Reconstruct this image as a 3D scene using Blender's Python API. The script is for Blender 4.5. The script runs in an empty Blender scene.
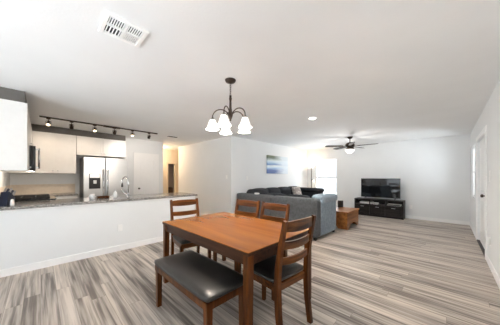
import bpy, bmesh, math, random
from mathutils import Matrix, Vector
random.seed(7)
C = bpy.context.scene.collection
S = bpy.context.scene
PI = math.pi

# ---------------------------------------------------------------- camera, world, lights, exposure
F_PX = 203.0
YAW = math.atan(197 / F_PX)
CAM_H = 1.30
cam_d = bpy.data.cameras.new('camera')
cam_d.sensor_width = 36.0
cam_d.lens = F_PX / 500 * 36.0
cam_d.shift_y = (177 - 162.5) / 500
cam_d.clip_start = 0.05
cam = bpy.data.objects.new('camera', cam_d)
C.objects.link(cam)
cam.location = (0, 0, CAM_H)
cam.rotation_euler = (PI / 2, 0, YAW)
S.camera = cam

w = bpy.data.worlds.new('daylight')
S.world = w
w.use_nodes = True
nt = w.node_tree
bg = nt.nodes['Background']
bg.inputs['Color'].default_value = (0.86, 0.93, 1.0, 1)
bg.inputs['Strength'].default_value = 0.45
S.view_settings.view_transform = 'Standard'
S.view_settings.look = 'None'
S.view_settings.gamma = 1
S.view_settings.use_curve_mapping = False
S.view_settings.exposure = 1.86
S.cycles.max_bounces = 14
S.cycles.diffuse_bounces = 12
S.cycles.use_denoising = True


def area(name, loc, rot, sx, sy, power, col=(1, 1, 1)):
    d = bpy.data.lights.new(name, 'AREA')
    d.shape = 'RECTANGLE'
    d.size = sx
    d.size_y = sy
    d.energy = power
    d.color = col
    o = bpy.data.objects.new(name, d)
    C.objects.link(o)
    o.location = loc
    o.rotation_euler = rot
    return o


# daylight area lamps at the glazing; patio and side ones added as unseen fill
area('fill_patio', (-1.7, -2.66, 1.25), (PI / 2, 0, 0), 3.2, 2.1, 6, (0.97, 0.98, 1))
area('fill_side', (0.53, -1.35, 1.45), (PI / 2, 0, PI / 2), 1.5, 1.3, 4, (0.97, 0.98, 1))
area('daylight_right_window', (0.62, 7.25, 1.45), (PI / 2, 0, PI / 2), 0.8, 1.2, 1.5, (0.95, 0.98, 1))
area('daylight_back_window', (-3.52, 8.28, 1.4), (PI / 2, 0, PI), 0.9, 1.25, 8, (0.95, 0.98, 1))


sun_d = bpy.data.lights.new('sun', 'SUN')
sun_d.energy = 15.5
sun_d.angle = 0.02
sun_d.color = (0.84, 0.92, 1.0)
sun = bpy.data.objects.new('sun', sun_d)
C.objects.link(sun)
sun.rotation_euler = Vector((0.12, 0.55, -0.83)).to_track_quat('-Z', 'Y').to_euler()


def point(name, loc, power, col, r=0.03, parent=None):
    d = bpy.data.lights.new(name, 'POINT')
    d.energy = power
    d.color = col
    d.shadow_soft_size = r
    o = bpy.data.objects.new(name, d)
    C.objects.link(o)
    o.location = loc
    if parent:
        o.parent = parent
    return o


def spot(name, loc, target, power, col, ang=1.6, parent=None):
    d = bpy.data.lights.new(name, 'SPOT')
    d.energy = power
    d.color = col
    d.spot_size = ang
    d.spot_blend = 0.8
    d.shadow_soft_size = 0.03
    o = bpy.data.objects.new(name, d)
    C.objects.link(o)
    o.location = loc
    o.rotation_euler = (Vector(target) - Vector(loc)).to_track_quat('-Z', 'Y').to_euler()
    return o


# ---------------------------------------------------------------- materials
def _bsdf(name):
    m = bpy.data.materials.new(name)
    m.use_nodes = True
    n = m.node_tree.nodes
    return m, m.node_tree, n['Principled BSDF']


def plain(name, col, rough=0.5, metal=0.0, var=0.06, scale=12.0, bump=0.0, bscale=80.0, emit=None, es=0.0, coat=0.0):
    m, t, b = _bsdf(name)
    tc = t.nodes.new('ShaderNodeTexCoord')
    nz = t.nodes.new('ShaderNodeTexNoise')
    nz.inputs['Scale'].default_value = scale
    nz.inputs['Detail'].default_value = 4
    t.links.new(tc.outputs['Object'], nz.inputs['Vector'])
    r = t.nodes.new('ShaderNodeValToRGB')
    r.color_ramp.elements[0].position = 0.3
    r.color_ramp.elements[1].position = 0.7
    r.color_ramp.elements[0].color = tuple(c * (1 - var) for c in col) + (1,)
    r.color_ramp.elements[1].color = tuple(min(1, c * (1 + var)) for c in col) + (1,)
    t.links.new(nz.outputs['Fac'], r.inputs['Fac'])
    t.links.new(r.outputs['Color'], b.inputs['Base Color'])
    b.inputs['Roughness'].default_value = rough
    b.inputs['Metallic'].default_value = metal
    b.inputs['Coat Weight'].default_value = coat
    if emit:
        b.inputs['Emission Color'].default_value = tuple(emit) + (1,)
        b.inputs['Emission Strength'].default_value = es
    if bump:
        n2 = t.nodes.new('ShaderNodeTexNoise')
        n2.inputs['Scale'].default_value = bscale
        n2.inputs['Detail'].default_value = 3
        t.links.new(tc.outputs['Object'], n2.inputs['Vector'])
        bp = t.nodes.new('ShaderNodeBump')
        bp.inputs['Strength'].default_value = bump
        bp.inputs['Distance'].default_value = 0.01
        t.links.new(n2.outputs['Fac'], bp.inputs['Height'])
        t.links.new(bp.outputs['Normal'], b.inputs['Normal'])
    return m


def wood(name, dark, light, rough=0.3, axis='X', scale=6.0, coat=0.3):
    m, t, b = _bsdf(name)
    tc = t.nodes.new('ShaderNodeTexCoord')
    mp = t.nodes.new('ShaderNodeMapping')
    sc = [scale * 6] * 3
    sc['XYZ'.index(axis)] = scale * 0.5
    mp.inputs['Scale'].default_value = sc
    t.links.new(tc.outputs['Object'], mp.inputs['Vector'])
    nz = t.nodes.new('ShaderNodeTexNoise')
    nz.inputs['Scale'].default_value = 1.0
    nz.inputs['Detail'].default_value = 6
    nz.inputs['Distortion'].default_value = 0.6
    t.links.new(mp.outputs['Vector'], nz.inputs['Vector'])
    r = t.nodes.new('ShaderNodeValToRGB')
    r.color_ramp.elements[0].position = 0.3
    r.color_ramp.elements[1].position = 0.72
    r.color_ramp.elements[0].color = dark + (1,)
    r.color_ramp.elements[1].color = light + (1,)
    t.links.new(nz.outputs['Fac'], r.inputs['Fac'])
    t.links.new(r.outputs['Color'], b.inputs['Base Color'])
    b.inputs['Roughness'].default_value = rough
    b.inputs['Coat Weight'].default_value = coat
    b.inputs['Specular IOR Level'].default_value = 0.22
    b.inputs['IOR'].default_value = 1.4
    b.inputs['Coat Roughness'].default_value = 0.15
    return m


def floor_mat():
    m, t, b = _bsdf('vinyl_planks')
    N, L = t.nodes, t.links
    tc = N.new('ShaderNodeTexCoord')
    br = N.new('ShaderNodeTexBrick')
    br.offset = 0.0
    br.inputs['Scale'].default_value = 1.0
    br.inputs['Brick Width'].default_value = 1.5
    br.inputs['Row Height'].default_value = 0.125
    br.inputs['Mortar Size'].default_value = 0.0016
    br.inputs['Mortar Smooth'].default_value = 0.2
    br.inputs['Bias'].default_value = 0.0
    br.inputs['Color1'].default_value = (0, 0, 0, 1)
    br.inputs['Color2'].default_value = (1, 1, 1, 1)
    br.inputs['Mortar'].default_value = (0.3, 0.3, 0.3, 1)
    # every row of planks starts at its own random place
    sx_ = N.new('ShaderNodeSeparateXYZ'); L.new(tc.outputs['Object'], sx_.inputs[0])
    dv = N.new('ShaderNodeMath'); dv.operation = 'DIVIDE'; dv.inputs[1].default_value = 0.125
    L.new(sx_.outputs['Y'], dv.inputs[0])
    fl = N.new('ShaderNodeMath'); fl.operation = 'FLOOR'; L.new(dv.outputs[0], fl.inputs[0])
    wn = N.new('ShaderNodeTexWhiteNoise'); wn.noise_dimensions = '1D'; L.new(fl.outputs[0], wn.inputs['W'])
    sh = N.new('ShaderNodeMath'); sh.operation = 'MULTIPLY_ADD'; sh.inputs[1].default_value = 1.5
    L.new(wn.outputs['Value'], sh.inputs[0]); L.new(sx_.outputs['X'], sh.inputs[2])
    cv = N.new('ShaderNodeCombineXYZ'); L.new(sh.outputs[0], cv.inputs['X']); L.new(sx_.outputs['Y'], cv.inputs['Y'])
    L.new(cv.outputs[0], br.inputs['Vector'])
    # per-plank offset of the grain
    sep = N.new('ShaderNodeSeparateColor')
    L.new(br.outputs['Color'], sep.inputs['Color'])
    mul = N.new('ShaderNodeMath'); mul.operation = 'MULTIPLY'
    mul.inputs[1].default_value = 37.0
    L.new(sep.outputs['Red'], mul.inputs[0])
    cmb = N.new('ShaderNodeCombineXYZ')
    L.new(mul.outputs[0], cmb.inputs['X'])
    L.new(mul.outputs[0], cmb.inputs['Z'])
    add = N.new('ShaderNodeVectorMath'); add.operation = 'ADD'
    L.new(tc.outputs['Object'], add.inputs[0])
    L.new(cmb.outputs[0], add.inputs[1])

    def streak(sx, sy, detail, dist):
        mp = N.new('ShaderNodeMapping')
        mp.inputs['Scale'].default_value = (sx, sy, 1)
        L.new(add.outputs[0], mp.inputs['Vector'])
        nz = N.new('ShaderNodeTexNoise')
        nz.inputs['Scale'].default_value = 1
        nz.inputs['Detail'].default_value = detail
        nz.inputs['Distortion'].default_value = dist
        L.new(mp.outputs[0], nz.inputs['Vector'])
        return nz.outputs['Fac']
    s1 = streak(0.8, 15.0, 3, 0.5)
    s2 = streak(1.3, 36.0, 5, 0.3)
    mp0 = N.new('ShaderNodeMapping')
    mp0.inputs['Scale'].default_value = (0.5, 5.0, 1)
    L.new(tc.outputs['Object'], mp0.inputs['Vector'])
    s0 = N.new('ShaderNodeTexNoise')
    s0.inputs['Scale'].default_value = 1
    s0.inputs['Detail'].default_value = 4
    s0.inputs['Distortion'].default_value = 0.5
    L.new(mp0.outputs[0], s0.inputs['Vector'])
    mx0 = N.new('ShaderNodeMix'); mx0.data_type = 'FLOAT'
    mx0.inputs['Factor'].default_value = 0.5
    L.new(s0.outputs['Fac'], mx0.inputs['A']); L.new(s1, mx0.inputs['B'])
    mx = N.new('ShaderNodeMix'); mx.data_type = 'FLOAT'
    mx.inputs['Factor'].default_value = 0.42
    L.new(mx0.outputs[0], mx.inputs['A']); L.new(s2, mx.inputs['B'])
    # plank tone
    mx2 = N.new('ShaderNodeMix'); mx2.data_type = 'FLOAT'
    mx2.inputs['Factor'].default_value = 0.07
    L.new(mx.outputs[0], mx2.inputs['A']); L.new(sep.outputs['Red'], mx2.inputs['B'])
    r = N.new('ShaderNodeValToRGB')
    e = r.color_ramp.elements
    e[0].position = 0.31; e[0].color = (0.080, 0.062, 0.050, 1)
    e[1].position = 0.60; e[1].color = (0.65, 0.572, 0.50, 1)
    k = r.color_ramp.elements.new(0.42); k.color = (0.185, 0.155, 0.134, 1)
    k = r.color_ramp.elements.new(0.49); k.color = (0.40, 0.345, 0.30, 1)
    L.new(mx2.outputs[0], r.inputs['Fac'])
    # dark seam
    sm = N.new('ShaderNodeMix'); sm.data_type = 'RGBA'
    L.new(br.outputs['Fac'], sm.inputs['Factor'])
    L.new(r.outputs['Color'], sm.inputs['A'])
    sm.inputs['B'].default_value = (0.22, 0.185, 0.155, 1)
    L.new(sm.outputs['Result'], b.inputs['Base Color'])
    b.inputs['Roughness'].default_value = 0.42
    b.inputs['Specular IOR Level'].default_value = 0.3
    return m


def granite(name):
    m, t, b = _bsdf(name)
    N, L = t.nodes, t.links
    tc = N.new('ShaderNodeTexCoord')
    v = N.new('ShaderNodeTexVoronoi'); v.inputs['Scale'].default_value = 90
    L.new(tc.outputs['Object'], v.inputs['Vector'])
    nz = N.new('ShaderNodeTexNoise'); nz.inputs['Scale'].default_value = 30; nz.inputs['Detail'].default_value = 8
    L.new(tc.outputs['Object'], nz.inputs['Vector'])
    mx = N.new('ShaderNodeMix'); mx.data_type = 'RGBA'; mx.inputs['Factor'].default_value = 0.5
    L.new(v.outputs['Color'], mx.inputs['A']); L.new(nz.outputs['Color'], mx.inputs['B'])
    bw = N.new('ShaderNodeRGBToBW'); L.new(mx.outputs['Result'], bw.inputs['Color'])
    r = N.new('ShaderNodeValToRGB')
    r.color_ramp.elements[0].position = 0.3; r.color_ramp.elements[0].color = (0.10, 0.095, 0.09, 1)
    r.color_ramp.elements[1].position = 0.7; r.color_ramp.elements[1].color = (0.45, 0.42, 0.39, 1)
    L.new(bw.outputs[0], r.inputs['Fac'])
    L.new(r.outputs['Color'], b.inputs['Base Color'])
    b.inputs['Roughness'].default_value = 0.16
    return m


def pane_mat():
    m = bpy.data.materials.new('window_glass')
    m.use_nodes = True
    t = m.node_tree
    t.nodes.clear()
    out = t.nodes.new('ShaderNodeOutputMaterial')
    tr = t.nodes.new('ShaderNodeBsdfTransparent')
    tr.inputs['Color'].default_value = (0.97, 0.985, 1, 1)
    gl = t.nodes.new('ShaderNodeBsdfGlossy'); gl.inputs['Roughness'].default_value = 0.02
    fr = t.nodes.new('ShaderNodeFresnel'); fr.inputs['IOR'].default_value = 1.25
    mx = t.nodes.new('ShaderNodeMixShader')
    t.links.new(fr.outputs[0], mx.inputs[0]); t.links.new(tr.outputs[0], mx.inputs[1]); t.links.new(gl.outputs[0], mx.inputs[2])
    t.links.new(mx.outputs[0], out.inputs['Surface'])
    return m


def art_mat():
    m, t, b = _bsdf('painted_canvas')
    N, L = t.nodes, t.links
    tc = N.new('ShaderNodeTexCoord')
    sp = N.new('ShaderNodeSeparateXYZ'); L.new(tc.outputs['Generated'], sp.inputs[0])
    mp = N.new('ShaderNodeMapping'); mp.inputs['Scale'].default_value = (1, 1.6, 6)
    L.new(tc.outputs['Generated'], mp.inputs['Vector'])
    nz = N.new('ShaderNodeTexNoise'); nz.inputs['Scale'].default_value = 1.3; nz.inputs['Detail'].default_value = 5
    L.new(mp.outputs[0], nz.inputs['Vector'])
    ad = N.new('ShaderNodeMath'); ad.operation = 'MULTIPLY_ADD'
    L.new(nz.outputs['Fac'], ad.inputs[0]); ad.inputs[1].default_value = 0.22
    L.new(sp.outputs['Z'], ad.inputs[2])
    r = N.new('ShaderNodeValToRGB')
    e = r.color_ramp.elements
    e[0].position = 0.10; e[0].color = (0.10, 0.16, 0.36, 1)
    e[1].position = 1.15; e[1].color = (0.20, 0.23, 0.16, 1)
    for p, c in ((0.28, (0.13, 0.20, 0.45)), (0.40, (0.42, 0.60, 0.82)), (0.52, (0.78, 0.85, 0.88)), (0.62, (0.12, 0.26, 0.52)),
                 (0.70, (0.45, 0.62, 0.78)), (0.82, (0.74, 0.82, 0.86)), (0.92, (0.33, 0.40, 0.35)), (0.99, (0.17, 0.21, 0.17))):
        k = e.new(p); k.color = c + (1,)
    L.new(ad.outputs[0], r.inputs['Fac'])
    ma = N.new('ShaderNodeMath'); ma.operation = 'MULTIPLY_ADD'
    L.new(nz.outputs['Fac'], ma.inputs[0]); ma.inputs[1].default_value = 0.5; L.new(sp.outputs['Y'], ma.inputs[2])
    r2 = N.new('ShaderNodeValToRGB')
    r2.color_ramp.elements[0].position = 0.55; r2.color_ramp.elements[1].position = 1.0
    r2.color_ramp.elements[0].color = (0, 0, 0, 1); r2.color_ramp.elements[1].color = (0.9, 0.9, 0.9, 1)
    L.new(ma.outputs[0], r2.inputs['Fac'])
    mx = N.new('ShaderNodeMix'); mx.data_type = 'RGBA'
    L.new(r2.outputs['Color'], mx.inputs['Factor']); L.new(r.outputs['Color'], mx.inputs['A'])
    mx.inputs['B'].default_value = (0.74, 0.82, 0.88, 1)
    L.new(mx.outputs['Result'], b.inputs['Base Color'])
    b.inputs['Roughness'].default_value = 0.6
    return m


def pattern_mat():
    m, t, b = _bsdf('patterned_cushion_fabric')
    N, L = t.nodes, t.links
    tc = N.new('ShaderNodeTexCoord')
    v = N.new('ShaderNodeTexVoronoi'); v.inputs['Scale'].default_value = 14
    L.new(tc.outputs['Object'], v.inputs['Vector'])
    r = N.new('ShaderNodeValToRGB')
    r.color_ramp.elements[0].position = 0.2; r.color_ramp.elements[0].color = (0.62, 0.57, 0.53, 1)
    r.color_ramp.elements[1].position = 0.6; r.color_ramp.elements[1].color = (0.33, 0.29, 0.28, 1)
    L.new(v.outputs['Distance'], r.inputs['Fac'])
    L.new(r.outputs['Color'], b.inputs['Base Color'])
    b.inputs['Roughness'].default_value = 0.9
    return m


M = dict(
    wall=plain('wall_paint', (0.80, 0.815, 0.82), 0.75, var=0.015, scale=2, bump=0.06, bscale=140),
    ceil=plain('ceiling_paint', (0.84, 0.85, 0.855), 0.85, var=0.015, scale=2, bump=0.12, bscale=60),
    blade=plain('dark_fan_blade', (0.018, 0.013, 0.011), 0.75, var=0.15),
    gap_strip=plain('dark_taupe', (0.14, 0.13, 0.12), 0.7, var=0.05),
    hall=plain('hall_paint', (0.74, 0.66, 0.55), 0.75, var=0.02, scale=2),
    trim=plain('white_trim_paint', (0.90, 0.90, 0.895), 0.35, var=0.01),
    floor=floor_mat(),
    granite=granite('speckled_granite'),
    cab=plain('white_cabinet_paint', (0.80, 0.79, 0.77), 0.35, var=0.015),
    steel=plain('brushed_steel', (0.66, 0.665, 0.67), 0.30, 1.0, var=0.04, scale=5),
    chrome=plain('chrome', (0.8, 0.8, 0.82), 0.12, 1.0, var=0.02),
    black=plain('black_plastic', (0.015, 0.015, 0.017), 0.3, var=0.1),
    blackglass=plain('black_glass', (0.008, 0.009, 0.011), 0.06, var=0.02, coat=0.5),
    bronze=plain('dark_bronze', (0.055, 0.038, 0.030), 0.38, 0.7, var=0.1),
    iron=plain('cast_iron', (0.02, 0.019, 0.018), 0.6, 0.3, var=0.1),
    tabletop=wood('orange_brown_wood', (0.19, 0.058, 0.007), (0.28, 0.094, 0.012), 0.22, 'X', 1.8, 0.0),
    edge=wood('dark_wood_edge', (0.028, 0.011, 0.006), (0.075, 0.032, 0.015), 0.4, 'X', 4.0, 0.0),
    frame=wood('reddish_brown_wood', (0.026, 0.0078, 0.0022), (0.165, 0.049, 0.009), 0.32, 'Z', 4.0, 0.15),
    rail=wood('reddish_brown_rail_wood', (0.032, 0.0100, 0.003), (0.20, 0.063, 0.012), 0.28, 'X', 4.0, 0.3),
    leather=plain('black_leather', (0.022, 0.020, 0.019), 0.40, var=0.15, bump=0.15, bscale=120, coat=0.15),
    chest=wood('honey_brown_wood', (0.17, 0.060, 0.016), (0.36, 0.145, 0.042), 0.35, 'Y', 3.0, 0.15),
    stand=wood('espresso_wood', (0.014, 0.012, 0.012), (0.040, 0.035, 0.033), 0.4, 'X', 4.0, 0.0),
    grey=plain('grey_blue_upholstery', (0.25, 0.31, 0.37), 0.9, var=0.18, scale=25, bump=0.3, bscale=250),
    greyb=plain('dark_grey_upholstery', (0.105, 0.112, 0.120), 0.9, var=0.2, scale=25, bump=0.3, bscale=250),
    navy=plain('charcoal_navy_upholstery', (0.015, 0.017, 0.023), 0.85, var=0.2, scale=25, bump=0.3, bscale=250),
    pattern=pattern_mat(), art=art_mat(), glass=pane_mat(),
    shade=plain('frosted_lamp_glass', (0.9, 0.88, 0.84), 0.4, var=0.02, emit=(1, 0.92, 0.82), es=0.25),
    bulb=plain('glowing_bulb', (1, 0.9, 0.75), 0.4, var=0.01, emit=(1, 0.78, 0.50), es=2.2),
    can=plain('glowing_diffuser', (1, 0.98, 0.95), 0.4, var=0.01, emit=(1, 0.96, 0.90), es=6),
    white=plain('white_plastic', (0.90, 0.90, 0.89), 0.4, var=0.01),
    whitecer=plain('white_ceramic', (0.85, 0.85, 0.84), 0.2, var=0.01),
    slot_tone=plain('dark_slot_tone', (0.05, 0.053, 0.058), 0.8, var=0.1),
    navyblock=plain('navy_block', (0.012, 0.022, 0.055), 0.35, var=0.1),
    splash=plain('beige_backsplash', (0.78, 0.68, 0.56), 0.45, var=0.05, scale=20),
    dim=plain('slate_grey_door_paint', (0.42, 0.36, 0.33), 0.5, var=0.03),
    wicker=plain('brown_wicker', (0.09, 0.05, 0.028), 0.8, var=0.35, scale=40),
    blind=plain('white_blind', (0.88, 0.88, 0.88), 0.6, var=0.01),
    concrete=plain('pale_patio_ground', (0.55, 0.53, 0.50), 0.9, var=0.08, scale=3),
)


# ---------------------------------------------------------------- mesh helpers
class MB:
    def __init__(s):
        s.bm = bmesh.new()

    def box(s, x0, x1, y0, y1, z0, z1, bev=0.0, seg=2, mat=None):
        t = bmesh.new()
        bmesh.ops.create_cube(t, size=1)
        for v in t.verts:
            v.co = Vector((x0 + (v.co.x + .5) * (x1 - x0), y0 + (v.co.y + .5) * (y1 - y0), z0 + (v.co.z + .5) * (z1 - z0)))
        if bev:
            bmesh.ops.bevel(t, geom=t.edges[:], offset=bev, segments=seg, profile=0.5, affect='EDGES')
        s._add(t, mat)
        return s

    def cushion(s, x0, x1, y0, y1, z0, z1, puff=0.02, rad=0.05, mat=None, n=8):
        """soft rounded block whose faces swell in the middle"""
        t = bmesh.new()
        bmesh.ops.create_cube(t, size=2)
        bmesh.ops.subdivide_edges(t, edges=t.edges[:], cuts=n, use_grid_fill=True)
        hx, hy, hz = (x1 - x0) / 2, (y1 - y0) / 2, (z1 - z0) / 2
        r = min(rad, hx * .95, hy * .95, hz * .95)
        c = Vector(((x0 + x1) / 2, (y0 + y1) / 2, (z0 + z1) / 2))
        for v in t.verts:
            u = v.co.copy()
            p = Vector((u.x * hx, u.y * hy, u.z * hz))
            # concentrate vertices close to edges
            q = Vector([math.copysign(abs(k) ** 0.7, k) for k in u])
            p = Vector((q.x * hx, q.y * hy, q.z * hz))
            inner = Vector((max(-hx + r, min(hx - r, p.x)), max(-hy + r, min(hy - r, p.y)), max(-hz + r, min(hz - r, p.z))))
            d = p - inner
            if d.length > 1e-6:
                p = inner + d.normalized() * r
            f = lambda a: max(0, 1 - a * a)
            p.x += math.copysign(puff * f(u.y) * f(u.z), u.x) if abs(u.x) > .99 else 0
            p.y += math.copysign(puff * f(u.x) * f(u.z), u.y) if abs(u.y) > .99 else 0
            p.z += math.copysign(puff * f(u.x) * f(u.y), u.z) if abs(u.z) > .99 else 0
            v.co = c + p
        s._add(t, mat, smooth=True)
        return s

    def tube(s, pts, r, sides=10, square=False, r2=None, up=None, smooth=True, mat=None):
        """swept round or rectangular bar; r may be a list. square: r = (half w, half d) per point or one tuple"""
        t = bmesh.new()
        pts = [Vector(p) for p in pts]
        n = len(pts)
        rings = []
        ref = Vector(up) if up else None
        for i, p in enumerate(pts):
            d = (pts[min(i + 1, n - 1)] - pts[max(i - 1, 0)]).normalized()
            a = ref if ref else (Vector((0, 0, 1)) if abs(d.z) < .9 else Vector((1, 0, 0)))
            u = d.cross(a).normalized()
            v = u.cross(d).normalized()
            ring = []
            if square:
                hw, hd = (r[i] if isinstance(r, list) else r)
                for su, sv in ((-1, -1), (1, -1), (1, 1), (-1, 1)):
                    ring.append(t.verts.new(p + u * su * hw + v * sv * hd))
            else:
                rr = r[i] if isinstance(r, list) else r
                for k in range(sides):
                    q = 2 * PI * k / sides
                    ring.append(t.verts.new(p + u * math.cos(q) * rr + v * math.sin(q) * rr))
            rings.append(ring)
        m = len(rings[0])
        for i in range(n - 1):
            for k in range(m):
                t.faces.new((rings[i][k], rings[i][(k + 1) % m], rings[i + 1][(k + 1) % m], rings[i + 1][k]))
        t.faces.new(rings[0][::-1])
        t.faces.new(rings[-1])
        s._add(t, mat, smooth=smooth and not square)
        return s

    def lathe(s, prof, loc=(0, 0, 0), sides=24, mat=None, cap=True, axis=None):
        t = bmesh.new()
        rings = []
        for r, z in prof:
            rings.append([t.verts.new((math.cos(2 * PI * k / sides) * r, math.sin(2 * PI * k / sides) * r, z)) for k in range(sides)])
        for i in range(len(rings) - 1):
            for k in range(sides):
                t.faces.new((rings[i][k], rings[i][(k + 1) % sides], rings[i + 1][(k + 1) % sides], rings[i + 1][k]))
        if cap:
            t.faces.new(rings[0][::-1])
            t.faces.new(rings[-1])
        mtx = Matrix.Translation(loc)
        if axis is not None:
            mtx = mtx @ Vector((0, 0, 1)).rotation_difference(Vector(axis)).to_matrix().to_4x4()
        t.transform(mtx)
        s._add(t, mat, smooth=True)
        return s

    def prism(s, poly, z0, z1, mat=None, mtx=None):
        t = bmesh.new()
        a = [t.verts.new((x, y, z0)) for x, y in poly]
        b = [t.verts.new((x, y, z1)) for x, y in poly]
        n = len(poly)
        t.faces.new(a[::-1]); t.faces.new(b)
        for k in range(n):
            t.faces.new((a[k], a[(k + 1) % n], b[(k + 1) % n], b[k]))
        if mtx:
            t.transform(mtx)
        s._add(t, mat)
        return s

    def _add(s, t, mat, smooth=False):
        bmesh.ops.recalc_face_normals(t, faces=t.faces[:])
        if mat:
            t.transform(mat)
        for f in t.faces:
            f.smooth = smooth
        me = bpy.data.meshes.new('tmp')
        t.to_mesh(me)
        t.free()
        s.bm.from_mesh(me)
        bpy.data.meshes.remove(me)

    def build(s, name, mat, parent=None):
        me = bpy.data.meshes.new(name)
        s.bm.to_mesh(me)
        s.bm.free()
        me.materials.append(mat)
        o = bpy.data.objects.new(name, me)
        C.objects.link(o)
        if parent:
            o.parent = parent
        return o


def tag(o, label, cat, group=None, kind=None):
    o['label'] = label
    o['category'] = cat
    if group:
        o['group'] = group
    if kind:
        o['kind'] = kind
    return o


def thing(name, label, cat, loc=(0, 0, 0), rz=0, group=None):
    o = bpy.data.objects.new(name, None)
    o.empty_display_size = 0.1
    C.objects.link(o)
    o.location = loc
    o.rotation_euler = (0, 0, rz)
    return tag(o, label, cat, group)


def struct(name, mb, mat, label=None, cat=None, parent=None):
    o = mb.build(name, mat, parent)
    if not parent:
        o['kind'] = 'structure'
        if label:
            o['label'] = label
            o['category'] = cat
    return o


def copy_tree(o, parent=None):
    c = o.copy()
    C.objects.link(c)
    c.parent = parent
    for ch in list(o.children):
        copy_tree(ch, c)
    return c


def wall_along(mb, axis, c0, c1, a0, a1, z0, z1, holes=()):
    """wall slab; axis 'X' = runs along X with thickness c0..c1 in Y. holes = (b0,b1,zb,zt)"""
    def bx(p0, p1, q0, q1):
        if p1 - p0 < 1e-4 or q1 - q0 < 1e-4:
            return
        if axis == 'X':
            mb.box(p0, p1, c0, c1, q0, q1)
        else:
            mb.box(c0, c1, p0, p1, q0, q1)
    cur = a0
    for b0, b1, zb, zt in sorted(holes):
        bx(cur, b0, z0, z1)
        bx(b0, b1, z0, zb)
        bx(b0, b1, zt, z1)
        cur = b1
    bx(cur, a1, z0, z1)
    return mb


# ---------------------------------------------------------------- the room
H = 2.46
XR, YB = 0.45, 8.05          # right wall, living room back wall
XL, YP = -4.36, 3.73         # living room left wall, partition
XK, YE = -6.78, -0.46        # kitchen back wall, kitchen end wall
XP, YN = -4.15, -2.6         # knee wall face, near wall
struct('floor', MB().box(-9.0, XR + .12, YN - .12, YB + .12, -0.12, 0), M['floor'], 'grey brown plank floor running through the whole room', 'floor')
struct('ceiling', MB().box(-9.0, XR + .12, YN - .12, YB + .12, H, H + .12), M['ceil'], 'pale plain ceiling over the open room', 'ceiling')

DOOR = (4.93, 6.26, 0, 2.02)
WINR = (6.80, 7.72, 0.80, 2.05)
WINS = (-2.1, -0.6, 0.8, 2.1)
struct('wall_right', wall_along(MB(), 'Y', XR, XR + .12, YN - .12, YB + .12, 0, H, (WINS, DOOR, WINR)), M['wall'], 'long pale wall on the right with the white door', 'wall')
WINB = (-3.97, -3.07, 0.55, 2.05)
struct('wall_back', wall_along(MB(), 'X', YB, YB + .12, XL - .12, XR, 0, H, (WINB,)), M['wall'], 'pale far wall behind the television', 'wall')
struct('wall_left', MB().box(XL - .12, XL, YP + .12, YB, 0, H), M['wall'], 'pale living room wall behind the sofa with the painting', 'wall')
struct('wall_partition', MB().box(-7.5, XL, YP, YP + .12, 0, H), M['wall'], 'blank pale wall between kitchen and living room', 'wall')
PATIO = (-3.3, -0.1, 0.02, 2.15)
struct('wall_near', wall_along(MB(), 'X', YN - .12, YN, XP - .12, XR, 0, H, (PATIO,)), M['wall'])
struct('wall_side', MB().box(XP - .12, XP, YN, YE - .12, 0, H), M['wall'])
struct('wall_kitchen_end', MB().box(XK - .12, XP, YE - .12, YE, 0, H), M['wall'], 'kitchen wall behind the range', 'wall')
struct('wall_kitchen', MB().box(XK - .12, XK, YE, 2.83, 0, H), M['wall'], 'kitchen back wall with refrigerator and pantry door', 'wall')
struct('wall_knee', MB().box(XP - .12, XP, YE, 2.46, 0, 0.869), M['wall'], 'white half wall under the kitchen counter', 'wall')
# hallway beyond the kitchen
HD = (3.74, 4.01, 0, 1.87)
struct('wall_hall', wall_along(MB(), 'Y', -8.52, -8.40, 1.5, 6.0, 0, H, ((3.72, 4.02, 0.0, 1.86),)), M['hall'], 'warm tan hallway wall past the kitchen', 'wall')
struct('wall_hall_near', MB().box(-8.40, XK - .12, 2.71, 2.83, 0, H), M['hall'])
struct('wall_hall_end', MB().box(-8.40, -7.5, 5.5, 5.62, 0, H), M['hall'])
struct('wall_hall_return', MB().box(-7.5, -7.38, YP + .12, 5.5, 0, H), M['hall'])
struct('wall_closet', MB().box(-8.95, -8.83, 3.4, 4.4, 0, H), M['dim'])
struct('wall_closet_left', MB().box(-8.83, -8.52, 3.4, 3.5, 0, H), M['dim'])
struct('wall_closet_right', MB().box(-8.83, -8.52, 4.25, 4.4, 0, H), M['dim'])
m = MB()
m.box(-8.399, -8.38, 3.65, 3.72, 0, 1.93)
m.box(-8.399, -8.38, 4.02, 4.09, 0, 1.93)
m.box(-8.399, -8.38, 3.72, 4.02, 1.86, 1.93)
struct('trim_hall', m, M['hall'])

# dark grey strip that fills the gap between the wall cabinets and the ceiling
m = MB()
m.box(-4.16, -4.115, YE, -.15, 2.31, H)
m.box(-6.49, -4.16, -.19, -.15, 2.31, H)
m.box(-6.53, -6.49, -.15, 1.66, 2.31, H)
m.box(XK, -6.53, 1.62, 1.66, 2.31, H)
struct('trim_strip', m, M['gap_strip'], 'dark grey strip between the wall cabinets and the ceiling', 'trim')

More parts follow.
